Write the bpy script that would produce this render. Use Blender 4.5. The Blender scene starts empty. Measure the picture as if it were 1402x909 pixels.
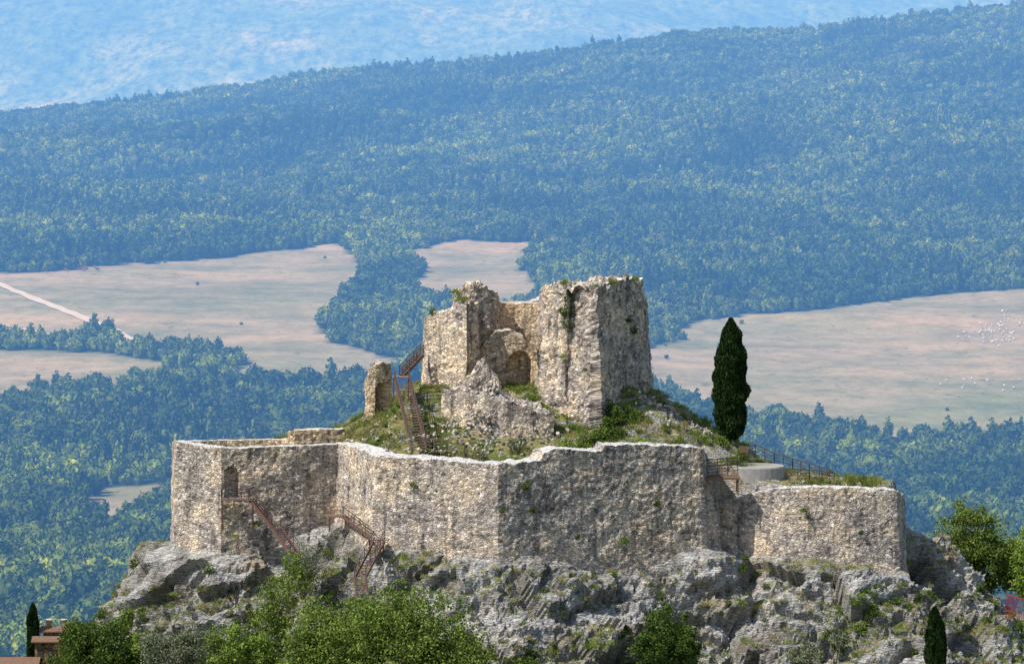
import bpy, math, random
import numpy as np
from mathutils import Vector, Matrix, noise
random.seed(7); rng=np.random.default_rng(7)
sc=bpy.context.scene
F=5340.0; PITCH=math.radians(5); CAM=Vector((0,-400,40)); CX,CY=701.0,454.5
cp,sp=math.cos(PITCH),math.sin(PITCH)
def P(px,py,y):
    r=Vector(((px-CX)/F, cp+sp*(CY-py)/F, -sp+cp*(CY-py)/F))
    return CAM+r*((y+400)/r.y)
def proj(x,y,z):
    dy=y+400; dz=z-40
    dep=dy*cp-dz*sp; up=dy*sp+dz*cp
    return CX+F*x/dep, CY-F*up/dep
# ---------------- helpers
def link(o):
    sc.collection.objects.link(o); return o
def mesh_obj(name,verts,faces,mats,uvs=None,matidx=None,smooth=False,parent=None,do_link=True):
    me=bpy.data.meshes.new(name)
    if isinstance(verts,np.ndarray): verts=verts.tolist()
    if isinstance(faces,np.ndarray): faces=faces.tolist()
    me.from_pydata(verts,[],faces)
    for m in mats: me.materials.append(m)
    if matidx is not None: me.polygons.foreach_set('material_index',np.array(matidx,dtype=np.int32))
    if smooth: me.polygons.foreach_set('use_smooth',np.ones(len(me.polygons),dtype=bool))
    if uvs is not None:
        l=me.uv_layers.new(name='UVMap'); vi=np.empty(len(me.loops),dtype=np.int32); me.loops.foreach_get('vertex_index',vi)
        l.data.foreach_set('uv',np.array(uvs,dtype=np.float32)[vi].ravel())
    me.update()
    o=bpy.data.objects.new(name,me)
    if do_link: link(o)
    if parent: o.parent=parent
    return o
def empty(name,loc=(0,0,0)):
    e=bpy.data.objects.new(name,None); link(e); return e
class MB:
    def __init__(s): s.v=[]; s.f=[]; s.m=[]
    def beam(s,a,b,w,h,mi=0,up=Vector((0,0,1))):
        a=Vector(a);b=Vector(b); t=(b-a).normalized()
        if abs(t.dot(up))>.98: up=Vector((0,1,0))
        r=t.cross(up).normalized()*w/2; u=r.cross(t).normalized()*h/2
        i=len(s.v)
        for p in (a,b):
            for q in (-r-u,r-u,r+u,-r+u): s.v.append(p+q)
        for f in ((0,1,2,3),(7,6,5,4),(4,5,1,0),(5,6,2,1),(6,7,3,2),(7,4,0,3)):
            s.f.append(tuple(i+k for k in f)); s.m.append(mi)
    def tube(s,a,b,r0,r1,n=7,mi=0):
        a=Vector(a);b=Vector(b); t=(b-a).normalized(); up=Vector((0,0,1)) if abs(t.z)<.95 else Vector((1,0,0))
        x=t.cross(up).normalized(); y=x.cross(t); i=len(s.v)
        for p,r in ((a,r0),(b,r1)):
            for k in range(n):
                an=6.2832*k/n; s.v.append(p+x*math.cos(an)*r+y*math.sin(an)*r)
        for k in range(n):
            s.f.append((i+k,i+(k+1)%n,i+n+(k+1)%n,i+n+k)); s.m.append(mi)
        s.f.append(tuple(i+n+k for k in range(n))); s.m.append(mi)
    def blob(s,c,rad,mi=0,sub=8,seed=0,amp=.15):
        i=len(s.v); n=sub; m=sub//2+1; c=Vector(c)
        for j in range(m+1):
            th=math.pi*j/m
            for k in range(n):
                ph=6.2832*k/n; d=Vector((math.sin(th)*math.cos(ph),math.sin(th)*math.sin(ph),math.cos(th)))
                q=1+amp*noise.noise(d*2+Vector((seed,seed*1.7,0)))
                s.v.append(c+Vector((d.x*rad[0]*q,d.y*rad[1]*q,d.z*rad[2]*q)))
        for j in range(m):
            for k in range(n):
                s.f.append((i+j*n+k,i+(j+1)*n+k,i+(j+1)*n+(k+1)%n,i+j*n+(k+1)%n)); s.m.append(mi)
    def obj(s,name,mats,parent=None,smooth=False):
        return mesh_obj(name,[tuple(v) for v in s.v],s.f,mats,matidx=s.m,parent=parent,smooth=smooth)
_perm=rng.random((256,256))
def vn(x,y):
    xi=np.floor(x).astype(int); yi=np.floor(y).astype(int); fx=x-xi; fy=y-yi
    fx=fx*fx*(3-2*fx); fy=fy*fy*(3-2*fy)
    g=lambda a,b:_perm[a&255,b&255]
    return ((g(xi,yi)*(1-fx)+g(xi+1,yi)*fx)*(1-fy)+(g(xi,yi+1)*(1-fx)+g(xi+1,yi+1)*fx)*fy)*2-1
def fbm(x,y,o=4):
    r=0;a=1
    for i in range(o): r=r+a*vn(x+17.3*i,y-9.1*i); x=x*2.03; y=y*2.03; a*=.5
    return r/1.6
def sstep(a,b,x):
    t=np.clip((x-a)/(b-a),0,1); return t*t*(3-2*t)
# ---------------- material helpers
class NT:
    def __init__(s,name):
        s.m=bpy.data.materials.new(name); s.m.use_nodes=True; s.t=s.m.node_tree; s.t.nodes.clear()
        s.out=s.t.nodes.new('ShaderNodeOutputMaterial')
    def n(s,typ,ins=None,**kw):
        nd=s.t.nodes.new(typ)
        for k,v in kw.items(): setattr(nd,k,v)
        for k,v in (ins or {}).items():
            if isinstance(v,bpy.types.NodeSocket): s.t.links.new(v,nd.inputs[k])
            else: nd.inputs[k].default_value=v
        return nd
    def ramp(s,fac,stops):
        nd=s.n('ShaderNodeValToRGB',{'Fac':fac}); e=nd.color_ramp.elements
        while len(e)>1: e.remove(e[-1])
        for i,(p,c) in enumerate(stops):
            el=e[0] if i==0 else e.new(p)
            el.position=p; el.color=(*c,1) if not isinstance(c,(int,float)) else (c,c,c,1)
        return nd.outputs['Color']
    def mix(s,f,a,b,blend='MIX'):
        nd=s.n('ShaderNodeMix',data_type='RGBA',blend_type=blend)
        for k,v in ((0,f),(6,a),(7,b)):
            if isinstance(v,bpy.types.NodeSocket): s.t.links.new(v,nd.inputs[k])
            else: nd.inputs[k].default_value=v if k==0 else ((*v,1) if len(v)==3 else v)
        return nd.outputs[2]
    def math(s,op,a,b=0.0,c=0.0):
        nd=s.n('ShaderNodeMath',operation=op)
        for k,v in enumerate((a,b,c)):
            if isinstance(v,bpy.types.NodeSocket): s.t.links.new(v,nd.inputs[k])
            else: nd.inputs[k].default_value=v
        return nd.outputs[0]
    def noise(s,vec,scale,detail=4,rough=.55):
        return s.n('ShaderNodeTexNoise',{'Vector':vec,'Scale':scale,'Detail':detail,'Roughness':rough}).outputs
    def diff(s,col,rough=.95,normal=None,trans=0,plain=True):
        if plain:
            ins={'Color':col}
            if normal is not None: ins['Normal']=normal
            b=s.n('ShaderNodeBsdfDiffuse',ins).outputs[0]
        else:
            ins={'Base Color':col,'Roughness':rough,'Specular IOR Level':.3}
            if normal is not None: ins['Normal']=normal
            b=s.n('ShaderNodeBsdfPrincipled',ins).outputs[0]
        if trans:
            tr=s.n('ShaderNodeBsdfTranslucent',{'Color':col}).outputs[0]
            b=s.n('ShaderNodeMixShader',{0:trans,1:b,2:tr}).outputs[0]
        s.t.links.new(b,s.out.inputs['Surface']); return s.m
    def pos(s): return s.n('ShaderNodeNewGeometry').outputs['Position']
def masonry(name,warm=0.0,bright=1.0,su=2.7,sv=4.6,topa=.85,streak=.5):
    a=NT(name); uv=a.n('ShaderNodeUVMap').outputs[0]; geo=a.n('ShaderNodeNewGeometry'); pos=geo.outputs['Position']
    nz=a.noise(uv,1.6,3)['Color']
    off=a.n('ShaderNodeVectorMath',{0:nz,1:(.5,.5,.5)},operation='SUBTRACT').outputs[0]
    off=a.n('ShaderNodeVectorMath',{0:off,'Scale':.16},operation='SCALE').outputs[0]
    v=a.n('ShaderNodeVectorMath',{0:uv,1:off},operation='ADD').outputs[0]
    v=a.n('ShaderNodeVectorMath',{0:v,1:(su,sv,1)},operation='MULTIPLY').outputs[0]
    vo=a.n('ShaderNodeTexVoronoi',{'Vector':v,'Scale':1.0,'Randomness':.85}).outputs['Color']
    ed=a.n('ShaderNodeTexVoronoi',{'Vector':v,'Scale':1.0,'Randomness':.85},feature='DISTANCE_TO_EDGE').outputs['Distance']
    r=a.n('ShaderNodeSeparateColor',{0:vo}).outputs
    def t(c): return (c[0]*bright*(1+.12*warm),c[1]*bright,c[2]*bright*(1-.2*warm))
    col=a.ramp(r[0],[(0,t((.10,.09,.085))),(.14,t((.22,.20,.18))),(.4,t((.34,.31,.27))),(.78,t((.42,.385,.34))),(1,t((.60,.56,.51)))])
    col=a.mix(a.math('MULTIPLY',r[1],.35),col,t((.38,.28,.20)))
    mort=a.ramp(ed,[(0,1.0),(.05,.9),(.12,0.0)])
    col=a.mix(a.math('MULTIPLY',mort,.6),col,t((.20,.18,.16)))
    big=a.noise(pos,.2,5,.62)[0]
    col=a.mix(1.0,col,a.ramp(big,[(.32,(.60,.60,.64)),(.46,(.88,.88,.90)),(.56,(1.08,1.03,.95)),(.7,(1.3,1.17,.99))]),'MULTIPLY')
    med=a.noise(pos,.8,6,.7)[0]
    col=a.mix(1.0,col,a.ramp(med,[(.32,(.32,.32,.34)),(.42,(.82,.82,.84)),(.58,(1.0,1.0,1.0)),(.72,(1.38,1.34,1.28))]),'MULTIPLY')
    mv=a.n('ShaderNodeMapping',{'Vector':pos,'Scale':(1.2,1.2,.16)}).outputs[0]
    col=a.mix(1.0,col,a.ramp(a.noise(mv,1.0,5,.65)[0],[(.34,(streak,streak,streak*1.03)),(.47,(1,1,1)),(.68,(1.14,1.11,1.07))]),'MULTIPLY')
    hole_shade=a.ramp(a.noise(pos,2.2,2,.5)[0],[(.69,0.0),(.72,1.0)])  # dark spots painted in for the shade inside small wall holes
    col=a.mix(a.math('MULTIPLY',hole_shade,.8),col,(.04,.038,.035))
    veg=a.ramp(a.noise(pos,.9,6,.7)[0],[(.63,0.0),(.67,1.0)])
    col=a.mix(a.math('MULTIPLY',veg,.8),col,(.055,.07,.03))
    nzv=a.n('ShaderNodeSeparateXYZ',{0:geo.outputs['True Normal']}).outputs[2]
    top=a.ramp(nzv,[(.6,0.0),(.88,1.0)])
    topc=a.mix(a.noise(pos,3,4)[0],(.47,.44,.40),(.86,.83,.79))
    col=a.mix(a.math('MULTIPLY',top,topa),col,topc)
    h=a.math('ADD',a.ramp(ed,[(0,0.0),(.16,1.0)]),a.math('MULTIPLY',a.noise(pos,6,5,.7)[0],1.1))
    h=a.math('ADD',h,a.math('MULTIPLY',r[2],.9))
    bp=a.n('ShaderNodeBump',{'Height':h,'Strength':.9,'Distance':.075}).outputs[0]
    return a.diff(col,.95,bp)
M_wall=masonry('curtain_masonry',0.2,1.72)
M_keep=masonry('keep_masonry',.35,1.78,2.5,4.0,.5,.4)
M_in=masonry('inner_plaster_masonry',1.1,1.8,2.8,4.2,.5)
def metal(name,c):
    a=NT(name); n=a.noise(a.pos(),3,4)[0]
    return a.diff(a.mix(n,c,tuple(x*.55 for x in c)),.6,None,0,False)
M_rust=metal('rusty_steel',(.19,.10,.075)); M_rail=metal('dark_railing_steel',(.10,.07,.06)); M_tread=metal('tread_steel',(.30,.19,.15))
M_red=metal('red_paint',(.35,.06,.04)); M_wood=metal('weathered_wood',(.24,.15,.09))
def concrete():
    a=NT('concrete'); n=a.noise(a.pos(),2,5)[0]; return a.diff(a.mix(n,(.24,.22,.2),(.44,.42,.39)),.9)
M_conc=concrete()
def foliage(name,dark,light,yel=None,trans=.25,scale=.9,inst=False):
    a=NT(name); pos=a.pos(); n=a.noise(pos,scale,3,.6)[0]
    f=a.ramp(n,[(.35,0.0),(.65,1.0)])
    col=a.mix(f,dark,light)
    if inst:
        rnd=a.n('ShaderNodeAttribute',attribute_name='rnd').outputs['Fac']
        col=a.mix(1.0,col,a.ramp(rnd,[(0,(.5,.6,.68)),(.45,(.95,.97,1)),(.8,(1.3,1.28,1.0)),(1,(1.9,1.7,1.0))]),'MULTIPLY')
        b=a.noise(pos,.006,5,.65)[0]
        col=a.mix(1.0,col,a.ramp(b,[(.38,(.5,.62,.72)),(.5,(1,1,1)),(.62,(1.85,1.7,1.1))]),'MULTIPLY')
        return a.diff(col)
    n2=a.noise(pos,scale*5,2)[0]
    col=a.mix(1.0,col,a.ramp(n2,[(.3,(.6,.6,.6)),(.7,(1.35,1.35,1.2))]),'MULTIPLY')
    return a.diff(col,.8,None,trans)
M_far=foliage('forest_foliage',(.05,.085,.02),(.14,.19,.035),trans=0,scale=.25,inst=True)
M_oak=foliage('oak_leaves',(.08,.13,.025),(.28,.35,.085))
M_dark=foliage('dark_leaves',(.04,.075,.018),(.15,.21,.05))
M_olive=foliage('olive_leaves',(.13,.15,.09),(.30,.32,.21))
M_cyp=foliage('cypress_leaves',(.012,.030,.010),(.045,.075,.024),trans=.1,scale=1.2)
M_lime=foliage('light_leaves',(.14,.21,.04),(.32,.42,.09))
M_dry=foliage('dry_grass_blades',(.20,.20,.07),(.46,.40,.19),scale=.5)
M_grass=foliage('green_grass_blades',(.07,.13,.02),(.26,.32,.08),scale=.5)
M_bark=metal('bark',(.14,.10,.07))
# ---------------- footprint & hill
FP=[(240,5,745),(303,2,752),(460,7,705),(515,-4,738),(682,-9,752),(850,-4,772),(960,-1,745),(992,3,755),(1110,-1,760),(1228,-1,775),(1245,9,722),(1190,20,712),(900,38,690),(500,36,690),(255,22,735)]
poly=np.array([[P(a,c,b).x,b] for a,b,c in FP]); pbz=np.array([P(a,c,b).z for a,b,c in FP])
def pip(px,py,pg):
    ins=np.zeros(px.shape,bool); n=len(pg)
    for i in range(n):
        x0,y0=pg[i]; x1,y1=pg[(i+1)%n]
        if y0==y1: continue
        c=((y0>py)!=(y1>py))&(px<(x1-x0)*(py-y0)/(y1-y0)+x0); ins^=c
    return ins
def sdist(x,y):
    best=np.full(x.shape,1e9)
    n=len(poly)
    for i in range(n):
        a=poly[i]; b=poly[(i+1)%n]; d=b-a; t=np.clip(((x-a[0])*d[0]+(y-a[1])*d[1])/(d@d),0,1)
        best=np.minimum(best,np.hypot(x-a[0]-t*d[0],y-a[1]-t*d[1]))
    return np.where(pip(x,y,poly),-best,best)
def H(x,y):
    x=np.asarray(x,float); y=np.asarray(y,float)
    sd=sdist(x,y)
    w=0;bz=0
    for i in range(len(poly)):
        ww=1/((x-poly[i,0])**2+(y-poly[i,1])**2+4)**1.5; w=w+ww; bz=bz+ww*pbz[i]
    bz=bz/w
    s=np.interp(x,[-45,-30,-20,30,42],[1.25,1.1,1.0,1.0,.72])
    dd=np.maximum(sd,0)
    out=bz-(s*np.minimum(dd,15)+.5*np.clip(dd-15,0,30)+.85*np.clip(dd-45,0,1e9))
    out=np.maximum(out,-245)
    dx=np.maximum(np.maximum(-9.5-x,x-13.0),0); dy=np.maximum(np.maximum(12-y,y-27),0)
    md=np.hypot(dx,dy)
    mound=-2.2-.62*md
    terr=np.interp(x,[-36,-20,-15,17,21,24,40],[-9.2,-9.0,-8.6,-8.8,-10.2,-10.9,-11.9])
    terr=terr+(.12*np.clip(y-2,0,5)-.22*np.clip(y-8,0,30))*(x>19)
    inn=np.maximum(mound,terr)+.3*np.exp(-np.abs(mound-terr))
    k=sstep(-1.6,-.5,sd)
    return inn*(1-k)+out*k, sd
def spaced(fine0,fine1,step,lo,hi,grow=1.18):
    a=list(np.arange(fine0,fine1,step)); s=step; v=a[-1]
    while v<hi: s*=grow; v+=s; a.append(v)
    s=step; v=a[0]; b=[]
    while v>lo: s*=grow; v-=s; b.append(v)
    return np.array(b[::-1]+a)
xs=spaced(-50,62,.26,-520,520); ys=spaced(-36,24,.26,-420,520)
GX,GY=np.meshgrid(xs,ys); Z,SD=H(GX,GY)
dZy,dZx=np.gradient(Z,ys,xs)
ln=np.sqrt(dZx**2+dZy**2+1); NX,NY,NZ=-dZx/ln,-dZy/ln,1/ln
R=Matrix.Rotation(math.radians(38),3,'Y')@Matrix.Rotation(math.radians(25),3,'Z')
def facet(p,s,seed):
    q=R@p; q=Vector((q.x*s*.5,q.y*s,q.z*s*1.5))+Vector((seed,seed,seed))
    d,pt=noise.voronoi(q); c=pt[0]
    h=noise.cell_vector(c*37.7); g=noise.cell_vector(c*91.3+Vector((5,5,5)))-Vector((.5,.5,.5))
    return (h.x-.5)+1.7*(q-c).dot(g), d[1]-d[0]
V=np.stack([GX,GY,Z],-1).reshape(-1,3); NN=np.stack([NX,NY,NZ],-1).reshape(-1,3); sdf=SD.ravel()
amp=sstep(.0,2.5,sdf)
crev=np.zeros(len(V)); 
inreg=(V[:,0]>-60)&(V[:,0]<75)&(V[:,1]>-50)&(V[:,1]<45)
for i in np.nonzero(inreg)[0]:
    p=Vector(V[i]); A=amp[i]
    if A>0.01:
        a1,e1=facet(p,.12,3); a2,e2=facet(p,.36,9); a3,e3=facet(p,1.0,21)
        b=noise.fractal(p*.09,1,2,3)
        d=A*(1.6*b+2.7*a1+1.0*a2+.4*a3+.22*noise.fractal(p*1.3,1,2,3)-.12*math.exp(-e2*9)-.3*math.exp(-e1*12))
        crev[i]=max(math.exp(-e2*16)*.45,math.exp(-e1*18),.25*math.exp(-e3*12))
    else:
        a2,e2=facet(p,.5,9); d=.0
        if sdf[i]<-2.2: d=.28*a2+.25*noise.fractal(p*.35,1,2,3)
    V[i]+=NN[i]*d
nx,ny=len(xs),len(ys)
I=np.arange(nx*ny).reshape(ny,nx)
FA=np.stack([I[:-1,:-1],I[:-1,1:],I[1:,1:],I[1:,:-1]],-1).reshape(-1,4)
def rockmat():
    a=NT('limestone_and_grass'); geo=a.n('ShaderNodeNewGeometry'); pos=geo.outputs['Position']
    nzv=a.n('ShaderNodeSeparateXYZ',{0:geo.outputs['True Normal']}).outputs[2]
    n1=a.noise(pos,.14,7,.65)[0]; n2=a.noise(pos,1.4,6,.7)[0]; n3=a.noise(pos,7,4,.7)[0]
    rot=a.n('ShaderNodeMapping',{'Vector':pos,'Rotation':(.3,.7,.4),'Scale':(.5,1.2,2.4)}).outputs[0]
    n4=a.noise(rot,1.6,6,.7)[0]
    col=a.ramp(n1,[(.34,(.30,.26,.21)),(.43,(.42,.39,.36)),(.52,(.61,.59,.56)),(.6,(.52,.47,.40)),(.68,(.45,.34,.23))])
    col=a.mix(1.0,col,a.ramp(n4,[(.3,(.36,.36,.38)),(.42,(.85,.85,.86)),(.55,(1,1,1)),(.7,(1.5,1.48,1.44))]),'MULTIPLY')
    col=a.mix(1.0,col,a.ramp(n2,[(.3,(.45,.45,.46)),(.5,(1,1,1)),(.7,(1.28,1.25,1.2))]),'MULTIPLY')
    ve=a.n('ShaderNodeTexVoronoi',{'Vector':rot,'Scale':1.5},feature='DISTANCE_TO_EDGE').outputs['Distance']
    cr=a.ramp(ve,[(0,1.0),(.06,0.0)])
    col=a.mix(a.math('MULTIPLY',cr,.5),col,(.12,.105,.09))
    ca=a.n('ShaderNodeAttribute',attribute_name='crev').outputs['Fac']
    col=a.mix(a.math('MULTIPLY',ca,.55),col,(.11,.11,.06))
    g=a.n('ShaderNodeAttribute',attribute_name='grass').outputs['Fac']
    gf=a.math('ADD',a.math('ADD',g,a.math('MULTIPLY',a.math('SUBTRACT',n2,.5),1.8)),a.math('MULTIPLY',a.math('SUBTRACT',nzv,.75),.9))
    gf=a.ramp(gf,[(.40,0.0),(.54,1.0)])
    gc=a.ramp(a.noise(pos,.35,5,.65)[0],[(.3,(.08,.12,.03)),(.45,(.16,.19,.055)),(.55,(.30,.27,.12)),(.7,(.44,.36,.22))])
    gc=a.mix(1.0,gc,a.ramp(n3,[(.3,(.55,.55,.55)),(.7,(1.35,1.35,1.3))]),'MULTIPLY')
    col=a.mix(gf,col,gc)
    h=a.math('ADD',a.math('MULTIPLY',n4,1.5),a.math('ADD',a.math('MULTIPLY',n3,.35),a.ramp(ve,[(0,0.0),(.12,.5)])))
    h=a.math('ADD',h,n2)
    bp=a.n('ShaderNodeBump',{'Height':h,'Strength':.9,'Distance':.3}).outputs[0]
    return a.diff(col,.95,bp)
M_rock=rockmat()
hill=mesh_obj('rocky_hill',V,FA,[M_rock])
gr=np.where(sdf<-1.5,.62,np.clip(.2+.65*fbm(V[:,0]*.12,V[:,1]*.2+V[:,2]*.3,3)+.03*np.clip(-20-V[:,2],0,20),0,1))
gr=np.where(sdf>30,.9,gr); gr=np.where((sdf<-1.5)&(V[:,0]>13.5),.4,gr)
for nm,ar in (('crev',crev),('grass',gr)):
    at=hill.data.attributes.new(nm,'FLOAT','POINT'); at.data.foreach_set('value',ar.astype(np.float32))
Zd=V[:,2].reshape(ny,nx)
def hz(x,y):
    i=int(np.clip(np.searchsorted(xs,x),1,nx-1)); j=int(np.clip(np.searchsorted(ys,y),1,ny-1)); return float(Zd[j,i])
# ---------------- walls
def wall(name,pts,thick,mat,parent=None,batter=0.3,rag=.25,niches=(),step=.19,erode=.09,down=2.0,ragf=.9):
    pl=[]
    for p in pts:
        px,pt,pb,y=p[:4]; T=P(px,pt,y); B=P(px,pb,y); pl.append((T.x,y,T.z,B.z-down))
    pl=np.array(pl); seg=np.hypot(np.diff(pl[:,0]),np.diff(pl[:,1])); S=np.concatenate([[0],np.cumsum(seg)])
    n=max(3,int(S[-1]/step)+1); s=np.linspace(0,S[-1],n)
    for c in S[1:-1]: s[np.argmin(abs(s-c))]=c
    x=np.interp(s,S,pl[:,0]); y=np.interp(s,S,pl[:,1]); zt=np.interp(s,S,pl[:,2]); zb=np.interp(s,S,pl[:,3])
    tx=np.gradient(x,s); ty=np.gradient(y,s); l=np.hypot(tx,ty); tx/=l; ty/=l; ox,oy=ty,-tx
    nv=max(4,int((zt-zb).max()/step)); nt=max(3,int(thick/.3))
    seed=random.random()*50
    def rg(i,k):
        q=noise.noise(Vector((s[i]*ragf+seed,k*1.3,0)))+.5*noise.noise(Vector((s[i]*ragf*2.7+seed,k*2,3)))
        return rag*round(q*4)/3.0
    verts=[];uv=[]
    def add(i,off,z,uu):
        vx=x[i]+ox[i]*off; vy=y[i]+oy[i]*off
        p=Vector((vx,vy,z))
        w=noise.noise_vector(p*.55)*erode*1.6+noise.noise_vector(p*2.3)*erode
        verts.append((vx+w.x,vy+w.y,z+w.z*.6)); uv.append((uu+seed,z)); return len(verts)-1
    grid=[]
    for i in range(n):
        col=[]; zo=zt[i]+rg(i,0); hgt=zo-zb[i]
        for j in range(nv+1):
            f=j/nv; z=zb[i]+hgt*f; off=batter*(1-f)
            for (ns,nw,z0,z1,dep) in niches:
                sx=abs(s[i]-ns)
                if sx<nw/2 and z0<z<z1-nw/2+math.sqrt(max(0,(nw/2)**2-sx*sx)): off-=dep
            col.append(add(i,off,z,s[i]))
        for k in range(1,nt):
            col.append(add(i,-thick*k/nt,zt[i]+rg(i,k),s[i]+.3*k))
        for j in range(nv,-1,-1):
            f=j/nv; z=zb[i]+(zt[i]+rg(i,nt)-zb[i])*f
            col.append(add(i,-thick-.1*(1-f),z,s[i]+thick))
        grid.append(col)
    faces=[]
    L=len(grid[0])
    for i in range(n-1):
        for j in range(L-1):
            faces.append((grid[i][j],grid[i+1][j],grid[i+1][j+1],grid[i][j+1]))
    for i,fl in ((0,1),(n-1,0)):
        c=grid[i]; rowsv=[]
        for j in range(nv+1):
            a=c[j]; b=c[L-1-j]; row=[a]
            if j==nv: row+=[c[nv+k] for k in range(1,nt)]
            else:
                for k in range(1,nt):
                    t=k/nt; pa=Vector(verts[a]).lerp(Vector(verts[b]),t)
                    w=noise.noise_vector(pa*1.1)*.22; verts.append((pa.x+w.x,pa.y+w.y,pa.z)); uv.append((seed+t*thick,pa.z)); row.append(len(verts)-1)
            row.append(b); rowsv.append(row)
        for j in range(nv):
            for k in range(nt):
                q=(rowsv[j][k],rowsv[j][k+1],rowsv[j+1][k+1],rowsv[j+1][k])
                faces.append(q[::-1] if fl else q)
    return mesh_obj(name,verts,faces,[mat],uvs=uv,parent=parent)
gate=empty('gatehouse')
doorz=P(333,682,1.9).z
wall('front_wall',[(240,605,748,5),(303,614,752,2),(345,613,750,2.9),(400,611,735,4.3),(468,608,710,6.6)],1.4,M_wall,gate,.5,.06,
     niches=[(6.9,1.5,doorz,P(333,640,1.9).z,1.0)])
wall('rear_wall',[(238,605,700,16),(300,603,680,15.5),(392,602,660,14),(470,602,660,13)],1.2,M_in,gate,0,.05)
wall('side_wall',[(236,605,748,18),(238,604,748,12),(241,605,748,5.2)],1.2,M_wall,gate,.3,.05)
wall('raised_parapet',[(393,591,660,10),(404,589,660,9.5),(472,587,660,10.5)],1.4,M_in,gate,0,.05)
w1=[(460,606,705,7.2),(488,613,722,1.6),(515,625,740,-4.2),(560,627,745,-5.6),(600,629,748,-6.8),(645,634,752,-8),(682,636,755,-9.1)]
w2=[(720,633,762,-7.9),(738,631,765,-7.3),(745,619,765,-7.1),(765,614,770,-6.5),(812,618,775,-5.2),(824,617,775,-4.8),(828,609,775,-4.7),(880,609,775,-3.2),(925,611,765,-2),(961,613,748,-1),(968,620,745,2),(975,640,745,7)]
wall('curtain_wall',w1+w2,2.5,M_wall,None,.75,.15)
w3=[(978,690,760,4),(1002,683,765,3),(1040,673,765,1.5),(1075,668,765,.2),(1110,667,768,-.6),(1170,668,775,-1),(1228,672,785,-1),(1236,676,780,4),(1238,680,760,12)]
wall('curtain_wall',w3,1.5,M_wall,None,.8,.16)
wall('curtain_wall',[(958,640,745,-.6),(966,665,755,.2),(985,690,765,1.4)],1.3,M_wall,None,.6,.2)
# ---------------- keep
keep=empty('castle_keep_ruin')
wall('left_wing',[(586,440,560,24),(580,436,560,17),(584,432,560,15.5),(600,428,560,14),(622,420,560,12.5),(640,416,560,11.5)],2.4,M_keep,keep,.5,.35)
wall('left_turret',[(615,432,540,19),(622,402,540,17.5),(630,392,540,16.5),(650,389,540,16),(668,394,540,16.5),(681,403,540,18),(684,412,540,21)],3.0,M_keep,keep,.3,.45,erode=.2)
wall('inner_wall',[(640,440,560,12.5),(643,425,560,14.5),(655,417,560,17),(675,415,560,19),(705,415,560,19.6),(735,416,560,18.5),(750,416,560,16)],1.8,M_in,keep,.1,.12,erode=.06,
     niches=[(12.2,2.6,P(720,532,17).z-1,P(720,486,18).z,1.4)])
wall('main_tower',[(741,402,575,17),(741,396,578,14),(748,391,580,11.5),(775,390,583,9.5),(800,392,585,8),(816,396,585,7.2),(823,390,583,9),(840,385,575,11.5),(858,382,570,14),(877,384,565,17),(881,400,565,20),(884,415,560,27)],3.2,M_keep,keep,1.15,.5,erode=.17,
     niches=[(20.5,.9,P(850,480,13).z,P(850,470,13).z+.6,.8)])
wall('rear_wall',[(690,425,540,27),(760,405,540,28),(884,410,560,27)],2.2,M_keep,keep,0,.3)
wall('fallen_wall',[(604,537,572,9),(625,533,578,7.4),(650,540,580,6),(690,548,582,5),(730,560,584,4.8),(758,566,584,5.4)],1.5,M_keep,keep,.3,.5,ragf=.8)
wall('stair_wall',[(636,520,560,10),(645,512,560,9.4),(652,498,560,9),(664,494,560,9),(670,508,565,9),(682,522,565,9),(686,538,570,9),(708,548,572,9),(740,553,572,9)],2.0,M_keep,keep,.5,.5,ragf=.9,erode=.2)
wall('inner_partition',[(650,505,560,14.5),(662,470,560,14),(680,455,560,14),(700,452,560,14.2),(716,462,560,14.2),(728,480,560,14.2),(742,484,560,14)],1.6,M_in,keep,.1,.2,
     niches=[(4.9,2.6,P(720,560,14).z,P(720,482,14).z,1.45)])
wall('arch_wall',[(500,520,572,12.5),(505,505,572,12.2),(514,498,572,12.1),(525,496,572,12.4),(536,499,572,13.2)],1.5,M_in,None,.15,.2,
     niches=[(2.05,1.35,P(520,590,12).z,P(520,524,12).z,1.3)],step=.15)
def rubble(name,c_list,mat,parent=None):
    mb=MB()
    for (px,py,y,n,rx,ry,smin,smax) in c_list:
        c=P(px,py,y)
        for k in range(n):
            x=c.x+random.gauss(0,rx); yy=c.y+random.gauss(0,ry); d=math.hypot((x-c.x)/rx,(yy-c.y)/ry)
            z=hz(x,yy)+max(0,(c.z-hz(c.x,c.y))*(1-d/2.2))+random.uniform(-.1,.15)
            s=random.uniform(smin,smax); i=len(mb.v)
            rot=Matrix.Rotation(random.random()*6,3,Vector((random.random(),random.random(),random.random())).normalized())
            for q in ((-1,-1,-1),(1,-1,-1),(1,1,-1),(-1,1,-1),(-1,-1,1),(1,-1,1),(1,1,1),(-1,1,1)):
                v=Vector([q[t]*s*(1,.75,.6)[t]*random.uniform(.65,1) for t in range(3)]); mb.v.append(Vector((x,yy,z))+rot@v)
            for f in ((0,3,2,1),(4,5,6,7),(0,1,5,4),(1,2,6,5),(2,3,7,6),(3,0,4,7)): mb.f.append(tuple(i+k for k in f)); mb.m.append(0)
    return mb.obj(name,[mat],parent)
def stonem():
    a=NT('loose_stone'); n=a.noise(a.pos(),1.5,5)[0]
    return a.diff(a.ramp(n,[(.3,(.26,.22,.18)),(.5,(.44,.39,.33)),(.7,(.64,.58,.51))]),.95)
M_stone=stonem()
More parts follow.
